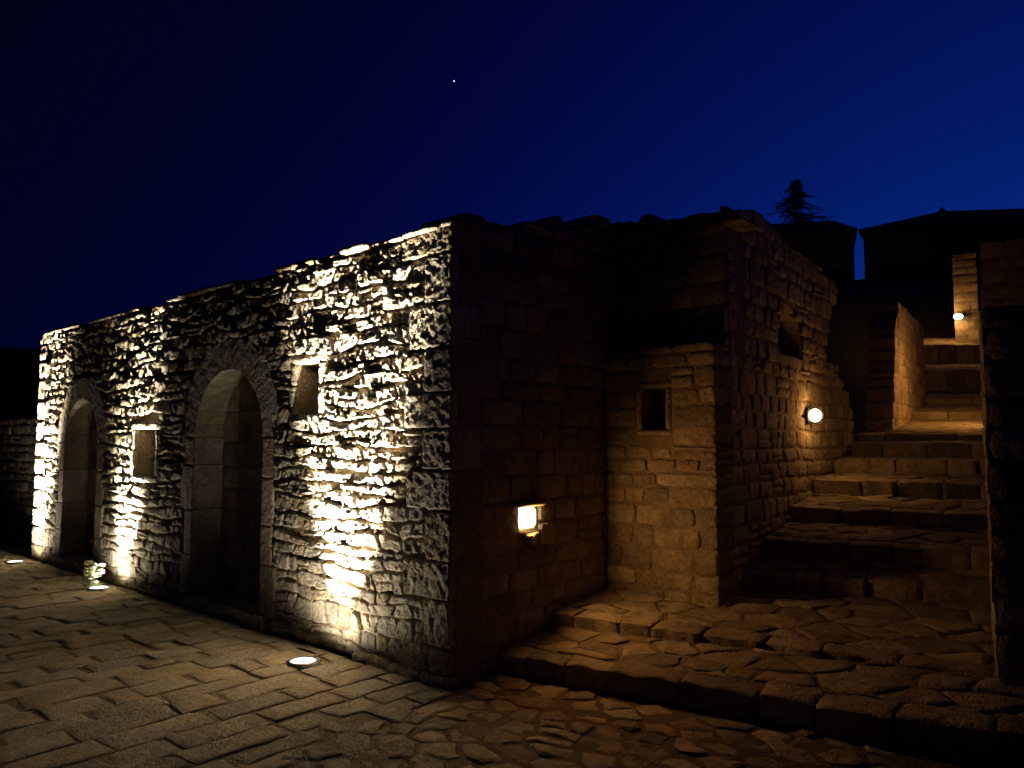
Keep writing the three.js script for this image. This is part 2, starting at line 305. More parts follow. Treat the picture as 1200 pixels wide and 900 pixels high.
    // threshold and the masonry that closes the recess
    const s = quadStone(rectPts(d.a - .12, -.02, d.b + .12, d.sill), { gap: .004, depth: .30, prot: .05, rough: .006, res: .05, round: 0, maxN: 20 }); const th = mesh('threshold', s.geo, limestone[1], fw); th.position.set(s.x, s.y, 0);
    const bq = courses({ u0: d.a - .01, u1: d.b + .01, v0: d.sill, v1: d.spring + d.r, hs: [.2, .32], ws: [.3, .5], wave: .01, split: 0, inside: (u, v) => v < d.spring || Math.hypot(u - d.c, v - d.spring) < d.r + .1 });
    for (const c of bq) { const s2 = quadStone(c, { gap: .012, depth: .05, prot: .012, rough: .008, res: .06, round: .04 }); const m = mesh('infill_block', s2.geo, pick(ashlar), fw); m.position.set(s2.x, s2.y, -.295); }
  }
  // window surrounds
  wins.forEach((w, k) => {
    const put = (q, name, opt = {}) => { const s = quadStone(q, { gap: .006, depth: .29, prot: .02, rough: .010, freq: 14, res: .03, round: .02, bevel: .01, wob: .003, ...opt }); const m = mesh(name, s.geo, pick(limestone), fw); m.position.set(s.x, s.y, 0); };
    const nr = { rough: .010, grit: .8, res: .018, maxN: 26, prot: .0, round: .06 }; put(rectPts(w.a - .09, w.y1, w.b + .11, w.y1 + .08), 'lintel', nr); put(rectPts(w.a - .06, w.y0 - .07, w.b + .07, w.y0), 'sill', nr);
    const ym = (w.y0 + w.y1) / 2 + .03; for (const [y0, y1, x] of [[w.y0, ym, .085], [ym, w.y1, .06]]) { put(rectPts(w.a - x, y0, w.a, y1), 'window_jamb', nr); put(rectPts(w.b, y0, w.b + x, y1), 'window_jamb', nr); }
    if (k === 0) {
      const bar = (x0, y0, x1, y1) => { const L = Math.hypot(x1 - x0, y1 - y0); const g = new THREE.CylinderGeometry(.009, .009, L, 8); if (y0 === y1) g.rotateZ(Math.PI / 2); const m = mesh('grille_bar', g, ironMat, fw); m.position.set((x0 + x1) / 2, (y0 + y1) / 2, -.22 + (y0 === y1 ? .018 : 0)); };
      for (const f of [.34, .67]) bar(w.a + (w.b - w.a) * f, w.y0, w.a + (w.b - w.a) * f, w.y1);
      bar(w.a, w.y0 + .17, w.b, w.y0 + .17); bar(w.a, w.y0 + .36, w.b, w.y0 + .36);
      const sh = mesh('shutter', new THREE.BoxGeometry(w.b - w.a, w.y1 - w.y0, .03), woodMat, fw); sh.position.set((w.a + w.b) / 2, (w.y0 + w.y1) / 2, -.5);
    }
  });
  // rubble
  const holes = (v0, v1) => { const h = []; const vm = (v0 + v1) / 2;
    for (const d of doors) { if (vm < d.spring) h.push([d.a - JW, d.b + JW]); else { const q = vm - d.spring; const ro = d.r + VW * .96; if (q < ro) { const x = Math.sqrt(ro * ro - q * q); h.push([d.c - x, d.c + x]); } } }
    for (const w of wins) if (Math.min(v1, w.y1 + .08) - Math.max(v0, w.y0 - .07) > .3 * (v1 - v0)) h.push([w.a - .08, w.b + .08]);
    let L = .4; for (const q of quoins) if (vm >= q.v0 && vm < q.v1) L = q.L; h.push([-L, 1]);
    let L2 = .3; for (const q of quoinsFar) if (vm >= q.v0 && vm < q.v1) L2 = q.L; h.push([-LEN - 1, -LEN + L2]); return h; };
  const quads = courses({ u0: -LEN, u1: 0, v0: .0, v1: TOP - .05, hs: [.07, .14], ws: [.09, .28], wave: .075, skew: .08, holes, split: .18, seed: 5, jit: .022, inside: (u, v) => !(R() < .02 && v > 1) });
  const list = quads.map(c => { const v = (c[0][1] + c[2][1]) / 2, up = Math.min(1, Math.max(0, (v - .4) / 1.1));
    const s = quadStone(c, { gap: .010 + .012 * up, depth: .07, prot: rr(-.010, .008) + up * rr(-.008, .016), rough: .008 + .006 * up, freq: 14, grit: 1.0, res: (c[0][0] > -2.6 ? .0145 : c[0][0] > -5.5 ? .02 : .028), tilt: .015 + .025 * up, round: .10, bevel: .012, maxN: 24 }); s.mat = pick(limestone); return s; });
  addPieces('rubble_stone', list, fw, 300, viewSize(fw));
  // coping along the top
  let u = -LEN; const cop = []; while (u < -.05) { const L = Math.min(rr(.3, .75), -u + .01), hh = rr(.04, .075); if (R() < .9) cop.push([u, u + L, hh]); u += L; }
  for (const [a, b, hh] of cop) { const s = quadStone(rectPts(a, TOP - .05, b, TOP - .05 + hh + rr(-.01, .02)), { gap: .015, depth: .5, prot: rr(.0, .04), rough: .014, res: .035, tilt: .03, round: .06, maxN: 20 }); const m = mesh('coping_stone', s.geo, pick(limestone), fw); m.position.set(s.x, s.y, 0); }
  // plinth course at the foot of the corner
  let pu = -1.02; for (const [L, h] of [[.42, .075], [.34, .06], [.30, .075]]) { const s = quadStone(rectPts(pu, -.03, pu + L, h), { gap: .01, depth: .05, prot: .05, rough: .016, res: .03, tilt: .02, round: .08, bevel: .02 }); const m = mesh('plinth_stone', s.geo, pick(limestone), fw); m.position.set(s.x, s.y, 0); pu += L; }
}
// side wall, turned a right angle; local x runs away from the corner
const sideTop = u => 3.08 + .2 * u + .03 * n3(u * 4, 1, 1);
const LAMP1 = { u: 0, v: 0 };
{
  const sw = new THREE.Group(); sw.name = 'side_wall'; sw.rotation.y = Math.PI / 2; building.add(sw); sw.userData.label = 'dim coursed stone side wall beside the steps';
  building.updateMatrixWorld(true);
  const p = new THREE.Vector3(); { const d = rayDir(620, 607); p.copy(camPos).addScaledVector(d, -camPos.x / d.x); LAMP1.u = -p.z; LAMP1.v = p.y; }
  const L1 = LAMP1, nich = rectPts(L1.u - .10, L1.v - .085, L1.u + .10, L1.v + .085);
  const outline = [[.02, -.05], [2.0, -.05]]; for (let i = 0; i <= 20; i++) { const u = 2.0 - 1.98 * i / 20; outline.push([u, sideTop(u) - .04]); }
  mesh('wall_core', mergeGeometries([extrude(outline, [nich], -.14, -.03), extrude(outline, [], -.6, -.141)]), mortarMat, sw);
  const inN = (u, v, m) => Math.abs(u - L1.u) < .10 + m && Math.abs(v - L1.v) < .085 + m;
  mesh('mortar', mortarSheet(.02, 2.0, 0, 3.05, .035, (u, v) => inN(u, v, .02), (u, v) => -.010 + .006 * fbm(u * 8, v * 8, 30) + .004 * n3(u * 30, v * 30, 8)), mortarMat, sw);
  const holes = (v0, v1) => Math.min(v1, L1.v + .1) - Math.max(v0, L1.v - .1) > .02 ? [[L1.u - .125, L1.u + .125]] : [];
  const q = courses({ u0: .26, u1: 1.98, v0: 0, v1: 3.5, hs: [.13, .22], ws: [.22, .46], wave: .012, skew: .02, holes, split: .06, seed: 17, vTop: sideTop });
  for (const c of q) { const s = quadStone(c, { gap: .018, depth: .05, prot: rr(.0, .008), rough: .006, grit: .6, freq: 14, res: .025, tilt: .01, round: .08, bevel: .007, maxN: 18 }); const m = mesh('coursed_stone', s.geo, pick(ashlar), sw); m.position.set(s.x, s.y, 0); }
  // lamp niche: thin slabs above and below, rough stone under it
  for (const [a, b, c, d, pr] of [[-.15, .088, .15, .13, .06], [-.14, -.125, .14, -.088, .012]]) { const s = quadStone(rectPts(L1.u + a, L1.v + b, L1.u + c, L1.v + d), { gap: .004, depth: .1, prot: pr, rough: .008, res: .03, round: .03 }); const m = mesh('niche_slab', s.geo, pick(ashlar), sw); m.position.set(s.x, s.y, 0); }
  const s = quadStone([[L1.u - .03, L1.v - .20], [L1.u + .06, L1.v - .19], [L1.u + .09, L1.v - .105], [L1.u - .06, L1.v - .11]], { gap: .004, depth: .06, prot: .05, rough: .03, res: .02, round: .1, tilt: .05 }); const m = mesh('projecting_stone', s.geo, ashlar[2], sw); m.position.set(s.x, s.y, 0);
  // loose stones along the ruined top
  let u = .02; while (u < 1.95) { const L = rr(.16, .4), hh = R() < .35 ? rr(.09, .15) : rr(.03, .07); const y = sideTop(u + L / 2) - .03; const t = quadStone([[u, y], [u + L, y], [u + L * .86, y + hh], [u + L * .16, y + hh * rr(.6, 1)]], { gap: .006, depth: .4, prot: rr(-.02, .03), rough: .015, res: .05, round: .12 }); const mm = mesh('coping_stone', t.geo, pick(ashlar), sw); mm.position.set(t.x, t.y, 0); u += L; }
  // flat roof fill behind the parapets
  const roof = mesh('roof_fill', new THREE.BoxGeometry(LEN - .5, .12, 3.2), earthMat, building); roof.position.set(-LEN / 2 - .35, 2.85, -.55 - 1.6);
  const back = mesh('back_wall', new THREE.BoxGeometry(LEN - .1, 2.9, .4), mortarMat, building); back.position.set(-LEN / 2, 1.4, -3.9);
  const end = mesh('end_wall', new THREE.BoxGeometry(.4, 2.9, 3.1), mortarMat, building); end.position.set(-LEN + .22, 1.4, -2.12);
}

// ------------------------------------------------------------------ annex with the small window, and the ruined wall above the steps
const annexO = new THREE.Vector3(0, 0, -1.75);
const AW = 1.014;
const annex = thing('stone_annex', 'amber lit stone annex with small square window and ruined upper wall', 'building');
annex.position.copy(annexO);
const SIDE_A = 95.2 * Math.PI / 180;
const LAMP2 = {};
{
  const fw = new THREE.Group(); fw.name = 'front_wall'; annex.add(fw);
  const W = { a: .335, b: .525, y0: 1.66, y1: 2.02 };
  { const pa = camPos.clone(), f = (x, y) => { const d = rayDir(x, y); const t = (annexO.z - camPos.z) / d.z; return pa.clone().addScaledVector(d, t); }; const A = f(752, 504), B = f(779, 454); W.a = A.x; W.b = B.x; W.y0 = A.y; W.y1 = B.y; }
  const hol = rectPts(W.a, W.y0, W.b, W.y1);
  mesh('wall_core', mergeGeometries([extrude(rectPts(-.05, 0, AW - .02, 2.34), [hol], -.19, -.03), extrude(rectPts(-.05, 0, AW - .12, 2.34), [hol], -.45, -.191)]), mortarMat, fw);
  mesh('mortar', mortarSheet(0, AW - .01, .2, 2.33, .03, (u, v) => u > W.a - .01 && u < W.b + .01 && v > W.y0 - .01 && v < W.y1 + .01, (u, v) => -.010 + .007 * fbm(u * 7, v * 7, 61) + .004 * n3(u * 28, v * 28, 8)), mortarMat, fw);
  const holes = (v0, v1) => Math.min(v1, W.y1 + .04) - Math.max(v0, W.y0 - .02) > .04 ? [[W.a - .05, W.b + .05]] : [];
  const q = courses({ u0: 0, u1: AW + .004, v0: .28, v1: 2.36, hs: [.10, .19], ws: [.16, .42], wave: .015, skew: .03, holes, split: .08, seed: 27 });
  for (const c of q) { const edge = c[1][0] > AW - .02; const s = quadStone(c, { gap: .02, depth: edge ? .28 : .05, prot: rr(-.003, .010), rough: .007, grit: .6, freq: 14, res: .02, tilt: .012, round: .10, bevel: .008, maxN: 22 }); const m = mesh('coursed_stone', s.geo, pick(ashlar), fw); m.position.set(s.x, s.y, 0); }
  const put = (r, n) => { const s = quadStone(r, { gap: .004, depth: .16, prot: .008, rough: .006, res: .03, round: .02 }); const m = mesh(n, s.geo, pick(ashlar), fw); m.position.set(s.x, s.y, 0); };
  put(rectPts(W.a - .05, W.y0, W.a, W.y1), 'window_jamb'); put(rectPts(W.b, W.y0, W.b + .05, W.y1), 'window_jamb');
  put(rectPts(W.a - .06, W.y1, W.b + .07, W.y1 + .05), 'lintel'); put(rectPts(W.a - .05, W.y0 - .04, W.b + .05, W.y0), 'sill');
  // upper front wall, set back
  const uf = new THREE.Group(); uf.name = 'upper_front_wall'; uf.position.z = -.22; annex.add(uf);
  const utop = u => 3.49 - .15 * u + .04 * n3(u * 3, 2, 5);
  mesh('wall_core', extrude([[-.1, 2.3], [AW - .04, 2.3], [AW - .04, 3.30], [.5, 3.36], [-.1, 3.44]], [], -.4, -.02), mortarMat, uf);
  for (const c of courses({ u0: -.02, u1: AW - .02, v0: 2.3, v1: 3.7, hs: [.14, .24], ws: [.2, .45], wave: .02, vTop: utop, seed: 33 })) { const s = quadStone(c, { gap: .012, depth: .08, prot: rr(0, .012), rough: .008, res: .05, round: .06 }); const m = mesh('coursed_stone', s.geo, pick(ashlar), uf); m.position.set(s.x, s.y, 0); }
  let u = -.05; while (u < AW - .1) { const L = rr(.16, .3), y = utop(u + L / 2) - .03, hh = rr(.05, .13); const t = quadStone([[u, y], [u + L, y], [u + L * .84, y + hh], [u + L * .2, y + hh * rr(.6, 1)]], { gap: .006, depth: .35, prot: 0, rough: .015, res: .05, round: .12 }); const mm = mesh('coping_stone', t.geo, pick(ashlar), uf); mm.position.set(t.x, t.y, 0); u += L; }
  // wall along the steps
  const sw = new THREE.Group(); sw.name = 'stair_side_wall'; sw.position.x = AW; sw.rotation.y = SIDE_A; annex.add(sw); annex.updateMatrixWorld(true);
  { const inv = sw.matrixWorld.clone().invert(), c = camPos.clone().applyMatrix4(inv), d = rayDir(945, 487).transformDirection(inv); const t = -c.z / d.z; c.addScaledVector(d, t); LAMP2.u = c.x; LAMP2.v = c.y; }
  const toWall = (x, y) => { const inv = sw.matrixWorld.clone().invert(), c = camPos.clone().applyMatrix4(inv), d = rayDir(x, y).transformDirection(inv); c.addScaledVector(d, -c.z / d.z); return [c.x, c.y]; };
  const prof = [[1000, 505], [997, 470], [990, 462], [985, 436], [972, 420], [968, 402], [972, 380], [980, 350], [985, 334], [972, 325], [960, 312], [945, 301], [932, 292], [922, 283], [910, 268], [898, 254], [884, 243], [866, 243]].map(p => toWall(p[0], p[1]));
  const uEnd = prof[0][0]; prof.push(toWall(861, 247));
  const ridge = prof.slice(8).sort((a, b) => a[0] - b[0]);
  const ridgeTop = u => { if (u < .2) return 2.36; if (u > ridge[ridge.length - 1][0] + .02) return 2.5; if (u <= ridge[0][0]) return ridge[0][1]; for (let i = 1; i < ridge.length; i++) if (u <= ridge[i][0]) { const t = (u - ridge[i - 1][0]) / (ridge[i][0] - ridge[i - 1][0]); return ridge[i - 1][1] + t * (ridge[i][1] - ridge[i - 1][1]); } return ridge[ridge.length - 1][1]; };
  const poly = [[.12, 0], [uEnd, 0], ...prof, [.31, prof[prof.length - 1][1]], [.31, 2.35], [.12, 2.35]];
  const A1 = toWall(914, 412), A2 = toWall(941, 412), AT = toWall(928, 358); const r = (A2[0] - A1[0]) / 2, arch = archPts(A1[0], A2[0], 2.42, Math.max(2.5, AT[1] - r));
  const cA = (A1[0] + A2[0]) / 2, spA = Math.max(2.5, AT[1] - r);
  const inPoly = (u, v) => { let k = false; for (let i = 0, j = poly.length - 1; i < poly.length; j = i++) { const a = poly[i], b = poly[j]; if ((a[1] > v) !== (b[1] > v) && u < (b[0] - a[0]) * (v - a[1]) / (b[1] - a[1]) + a[0]) k = !k; } return k; };
  const inArch = (u, v, m) => v > 2.42 - m && Math.abs(u - cA) < r + m && (v < spA || Math.hypot(u - cA, v - spA) < r + m);
  const cells = []; const shrink = poly.map(p => [p[0] > 2 ? p[0] - .04 : p[0], p[1] > 1 ? p[1] - .04 : p[1]]);
  mesh('wall_core', extrude(shrink, [arch], -.42, -.03), mortarMat, sw);
  mesh('mortar', mortarSheet(.06, uEnd, .3, 3.6, .05, (u, v) => !inPoly(u + .04, v + .05) || !inPoly(u, v) || inArch(u, v, .02), (u, v) => -.011 + .008 * fbm(u * 7, v * 7, 71)), mortarMat, sw);
  const q2 = courses({ u0: .29, u1: uEnd + .02, v0: .3, v1: 3.62, hs: [.11, .21], ws: [.18, .42], wave: .02, skew: .03, split: .1, seed: 44, vTop: ridgeTop, inside: (u, v) => inPoly(u, v) && !inArch(u, v, .03), holes: (v0, v1) => { const vm = (v0 + v1) / 2; if (v1 < 2.46 || vm > spA + r) return []; const x = vm < spA ? r : Math.sqrt(Math.max(.01, r * r - (vm - spA) ** 2)); return [[cA - x - .01, cA + x + .01]]; } });
  const inView = q2.map(c => { const s = quadStone(c, { gap: .02, depth: .06, prot: rr(-.003, .010), rough: .008, grit: .6, freq: 12, res: .03, tilt: .015, round: .08, bevel: .008, maxN: 16 }); s.mat = pick(ashlar); return s; });
  addPieces('coursed_stone', inView, sw, 210, viewSize(sw));
  // the mass behind, so that nothing shows through
  mesh('room_back_wall', new THREE.BoxGeometry(1.3, 2.3, .3), mortarMat, annex).position.set(.1, 1.15, -2.3);
  mesh('room_ceiling', new THREE.BoxGeometry(1.3, .1, 2.3), mortarMat, annex).position.set(-.02, 2.26, -1.4);
  mesh('room_side_wall', new THREE.BoxGeometry(.1, 2.3, 2.3), mortarMat, annex).position.set(-.62, 1.15, -1.4);
}

// ------------------------------------------------------------------ low boundary wall beyond the far end
{
  const bw = thing('boundary_wall', 'low dim stone boundary wall beyond the far end of the building', 'wall');
  bw.position.set(-LEN - 4, 0, -.35);
  const L = 3.98, H = 1.98;
  mesh('wall_core', extrude(rectPts(0, -.05, L, H - .06), [], -.4, -.03), mortarMat, bw);
  for (const c of courses({ u0: 0, u1: L, v0: 0, v1: H, hs: [.12, .2], ws: [.2, .42], wave: .03, skew: .04, seed: 55 })) { const s = quadStone(c, { gap: .016, depth: .08, prot: rr(0, .03), rough: .012, res: .06, tilt: .03, round: .1 }); const m = mesh('rubble_stone', s.geo, pick(ashlar), bw); m.position.set(s.x, s.y, 0); }
}

// ------------------------------------------------------------------ walls on the right of the stairs
function wallBlock(t, a, b, y0, y1, thick, opts = {}) {             // a -> b on plan: face to the left of the walk when seen from outside
  const g = new THREE.Group(); g.name = opts.name || 'wall_face'; t.add(g);
  const dir = b.clone().sub(a); dir.y = 0; const L = dir.length(); g.position.set(a.x - t.position.x, 0, a.z - t.position.z); g.rotation.y = Math.atan2(-dir.z, dir.x);
  const lean = opts.lean || 0, uMin = v => lean * Math.max(0, v - y0 - .1) * (v > y1 - .35 ? 1.35 : 1);
  mesh('wall_core', extrude(lean ? [[.02, y0 - .3], [L - .01, y0 - .3], [L - .01, y1 - .04], [uMin(y1) + .12, y1 - .04], [uMin(y1 - .36) + .06, y1 - .36], [.02, y0]] : rectPts(.01, y0 - .3, L - .01, y1 - .04), [], -thick, -.008), mortarMat, g);
  const q = courses({ u0: 0, u1: L, v0: y0 - .1, v1: y1, hs: opts.hs || [.12, .22], ws: opts.ws || [.2, .42], wave: .018, skew: .03, split: .08, seed: opts.seed || 7, holes: lean ? (a, b) => [[-1, uMin((a + b) / 2)]] : undefined });
  for (const c of q) { const s = quadStone(c, { gap: .018, depth: lean && c[0][0] < uMin((c[0][1] + c[2][1]) / 2) + .06 ? thick : .07, prot: rr(-.001, .010), rough: .008, grit: .5, freq: 12, res: opts.res || .045, tilt: .015, round: .07, bevel: .008 }); const m = mesh('coursed_stone', s.geo, pick(ashlar), g); m.position.set(s.x, s.y, 0); }
  return g;
}
const E0 = Z(1172, 4.1, 0), E1 = Z(1166, 6.4, 0);
{
  const eDir = E1.clone().sub(E0).normalize(), eR = new THREE.Vector3(-eDir.z, 0, eDir.x);   // eR: away from the stairs
  const t = thing('stair_wall', 'dark stone wall end with a lit edge beside the lower stairs', 'wall'); t.position.set(E0.x, 0, E0.z);
  const e2 = E0.clone().addScaledVector(eR, 1.3);
  wallBlock(t, E0, e2, .2, hAt(358, 4.1), .5, { name: 'end_face', seed: 81 });
  wallBlock(t, E1, E0, .2, hAt(358, 4.1), .5, { name: 'stair_face', seed: 82, res: .035 });
  // higher wall behind it, which goes on up the hill
  const h0 = Z(1166, 8.4, 0), h1 = Z(1177, 16, 0), hd = h1.clone().sub(h0).normalize(), hR = new THREE.Vector3(-hd.z, 0, hd.x);
  const u = thing('upper_stair_wall', 'tall weathered stone wall standing behind the dark wall end on the right of the stairs', 'wall'); u.position.set(h0.x, 0, h0.z);
  wallBlock(u, h0, h0.clone().addScaledVector(hR, 1.6), 1.0, hAt(284, 8.4), .5, { name: 'end_face', seed: 83 });
  wallBlock(u, h1, h0, 1.0, hAt(284, 8.4), .5, { name: 'stair_face', seed: 84, ws: [.45, .9], hs: [.28, .4], res: .1 });
}
// big pillar-like wall on the left of the upper stairs
const F0 = Z(1051, 10, 0), F1 = Z(1092, 13.6, 0), Fl = Z(1022, 10.05, 0);
{
  const t = thing('stair_buttress', 'stone buttress with one lamp lit side, left of the upper steps', 'wall'); t.position.set(F0.x, 0, F0.z);
  const H = hAt(347, 10.6);
  wallBlock(t, F0, F1, 1.4, H, .34, { name: 'lit_face', seed: 91, hs: [.14, .24], ws: [.22, .45], lean: .42 });
}
// narrow pier with the far lamp
const G0 = Z(1128, 16.9, 0), G1 = G0.clone().add(right.clone().multiplyScalar(900).addScaledVector(fwd, -545).setLength(.48));
{
  const t = thing('stone_pier', 'narrow lamp lit stone pier at the head of the stairs', 'pier'); t.position.set(G0.x, 0, G0.z);
  const y0 = hAt(404, 16.9), y1 = hAt(298, 16.9);
  wallBlock(t, G0, G1, y0, y1, .5, { name: 'front_face', seed: 95, hs: [.16, .26], ws: [.2, .42], res: .06 });
}

// ------------------------------------------------------------------ stairs
const stairs = thing('stone_stairs', 'worn stone stairway climbing between the walls, broad sloping treads', 'stairs');
function clipHalf(poly, ax, az, nx, nz) {                            // keep the side where (p - a).n <= 0
  const out = []; for (let i = 0; i < poly.length; i++) { const p = poly[i], q = poly[(i + 1) % poly.length]; const dp = (p[0] - ax) * nx + (p[1] - az) * nz, dq = (q[0] - ax) * nx + (q[1] - az) * nz; if (dp <= 0) out.push(p); if ((dp < 0 && dq > 0) || (dp > 0 && dq < 0)) { const t = dp / (dp - dq); out.push([p[0] + (q[0] - p[0]) * t, p[1] + (q[1] - p[1]) * t]); } } return out; }
function voronoi(poly, sp, stretchDir = [1, 0], stretch = 1.4) {
  const [dx, dz] = stretchDir; const to = p => [(p[0] * dx + p[1] * dz) / stretch, -p[0] * dz + p[1] * dx], fro = p => { const a = p[0] * stretch, b = p[1]; return [a * dx - b * dz, a * dz + b * dx]; };
  const q = poly.map(to); let x0 = 1e9, x1 = -1e9, z0 = 1e9, z1 = -1e9; for (const p of q) { x0 = Math.min(x0, p[0]); x1 = Math.max(x1, p[0]); z0 = Math.min(z0, p[1]); z1 = Math.max(z1, p[1]); }
  const pts = []; for (let z = z0 - sp, k = 0; z < z1 + sp; z += sp, k++) for (let x = x0 - sp + (k & 1) * sp / 2; x < x1 + sp; x += sp) pts.push([x + (R() - .5) * sp * .8, z + (R() - .5) * sp * .8]);
  const cells = []; for (let i = 0; i < pts.length; i++) { let c = q; const a = pts[i]; for (let j = 0; j < pts.length && c.length; j++) if (j !== i) { const b = pts[j], ex = b[0] - a[0], ez = b[1] - a[1]; if (ex * ex + ez * ez > 12 * sp * sp) continue; c = clipHalf(c, (a[0] + b[0]) / 2, (a[1] + b[1]) / 2, ex, ez); }
    if (c.length < 3) continue; const f = c.map(fro); let A = 0; for (let k = 0; k < f.length; k++) { const p = f[k], r = f[(k + 1) % f.length]; A += p[0] * r[1] - r[0] * p[1]; } if (Math.abs(A) / 2 > sp * sp * .12) cells.push(f); }
  return cells;
}
const V2 = p => [p.x, p.z];
function step(L, Rt, Lb, Rb, hF, hB, base, o = {}) {                 // front-left, front-right, back-left, back-right on plan
  const { edge = .17, sp = .24, edgeLen = [.2, .5], mats = paving, riser = hF - base, rise = 0 } = o;
  const fx = Rt.x - L.x, fz = Rt.z - L.z, fl = Math.hypot(fx, fz), ux = fx / fl, uz = fz / fl, nx = uz, nz = -ux;     // n: up the stairs
  const depth = ((Lb.x - L.x) * nx + (Lb.z - L.z) * nz + (Rb.x - Rt.x) * nx + (Rb.z - Rt.z) * nz) / 2;
  const yf = (x, z) => { const lb = [Lb.x - L.x, Lb.z - L.z], s = ((x - L.x) * ux + (z - L.z) * uz) / fl; const dl = (Lb.x - L.x) * nx + (Lb.z - L.z) * nz, dr = (Rb.x - Rt.x) * nx + (Rb.z - Rt.z) * nz; const dd = dl + (dr - dl) * Math.min(1, Math.max(0, s)); const t = ((x - L.x) * nx + (z - L.z) * nz) / dd; return hF + (hB - hF) * Math.min(1.3, Math.max(-.05, t)) + rise * s * fl; };
  // core
  const pl = [V2(L), V2(Rt), V2(Rb), V2(Lb)]; pl[0] = [pl[0][0] + nx * .04, pl[0][1] + nz * .04]; pl[1] = [pl[1][0] + nx * .04, pl[1][1] + nz * .04];
  pl[2] = [pl[2][0] + nx * .12, pl[2][1] + nz * .12]; pl[3] = [pl[3][0] + nx * .12, pl[3][1] + nz * .12];
  const pos = [], uv = [], idx = []; const c = [(pl[0][0] + pl[2][0]) / 2, (pl[0][1] + pl[2][1]) / 2];
  const N = 10; for (let j = 0; j <= N; j++) for (let i = 0; i <= N * 2; i++) { const a = i / N / 2, b = j / N; const x = (pl[0][0] * (1 - a) + pl[1][0] * a) * (1 - b) + (pl[3][0] * (1 - a) + pl[2][0] * a) * b, z = (pl[0][1] * (1 - a) + pl[1][1] * a) * (1 - b) + (pl[3][1] * (1 - a) + pl[2][1] * a) * b; pos.push(x - c[0], yf(x, z) - .014 + .006 * n3(x * 7, z * 7, 3), z - c[1]); uv.push(x * 1.3, z * 1.3); }
  const W = N * 2 + 1; for (let j = 0; j < N; j++) for (let i = 0; i < N * 2; i++) { const a = j * W + i; idx.push(a, a + 1, a + W + 1, a, a + W + 1, a + W); }
  const rim = []; for (let i = 0; i < N * 2; i++) rim.push(i); for (let j = 0; j < N; j++) rim.push(j * W + N * 2); for (let i = N * 2; i > 0; i--) rim.push(N * W + i); for (let j = N; j > 0; j--) rim.push(j * W);
  const lo = rim.map(k => { pos.push(pos[3 * k], base - .15, pos[3 * k + 2]); uv.push(uv[2 * k] + .3, uv[2 * k + 1] + .3); return pos.length / 3 - 1; });
  rim.forEach((k, i) => { const m = (i + 1) % rim.length; idx.push(k, lo[i], rim[m], rim[m], lo[i], lo[m]); });
  const geo = new THREE.BufferGeometry(); geo.setAttribute('position', new THREE.Float32BufferAttribute(pos, 3)); geo.setAttribute('uv', new THREE.Float32BufferAttribute(uv, 2)); geo.setIndex(idx); geo.computeVertexNormals();
  const st = mesh('step', geo, earthMat, stairs); st.position.set(c[0], 0, c[1]);
  const add = (s, name, mat) => { const m = mesh(name, s.geo, mat, st); m.position.set(s.x - c[0], s.y, s.z - c[1]); };
  // edge stones
  let s = 0; while (s < fl - .02) { let e = s + rr(edgeLen[0], edgeLen[1]); if (fl - e < .2) e = fl; const d1 = edge * rr(.8, 1.15), j0 = rr(-.025, .02), j1 = rr(-.025, .02);
    const pt = (a, b) => [L.x + ux * a + nx * b, L.z + uz * a + nz * b];
    const mid = pt((s + e) / 2, .1); let mdep = depth; 
    add(slab([pt(s, j0), pt(e, j1), pt(e, d1), pt(s, d1)], yf, { thick: riser + .02, gap: .012, rough: .012, bevel: .008, res: .04, tilt: .014, wobble: .02, wf: 8 }), 'edge_stone', pick(mats)); s = e; }
  const ie = edge * 1.0; const inner = [[L.x + nx * ie, L.z + nz * ie], [Rt.x + nx * ie, Rt.z + nz * ie], V2(Rb), V2(Lb)];
  const far = []; if (depth > edge + .08) for (const cell of voronoi(inner, sp, [ux, uz], 1.5)) (o.far ? q => far.push(q.geo.translate(q.x - c[0], q.y, q.z - c[1])) : q => add(q, 'tread_stone', pick(mats)))(slab(cell, yf, { thick: .05, gap: rr(.012, .04), rough: .010, bevel: .007, lift: rr(-.008, .005), tilt: .014, res: .045, wobble: .024, wf: 7 }));
  if (far.length) { const m = mesh('small_tread_stones', mergeGeometries(far), mats[0], st); m.userData.kind = 'stuff'; }
  return st;
}
const ext = (a, b, k) => { const d = b.clone().sub(a); d.y = 0; return a.clone().add(d.setLength(k)); };      // from a through b for k metres
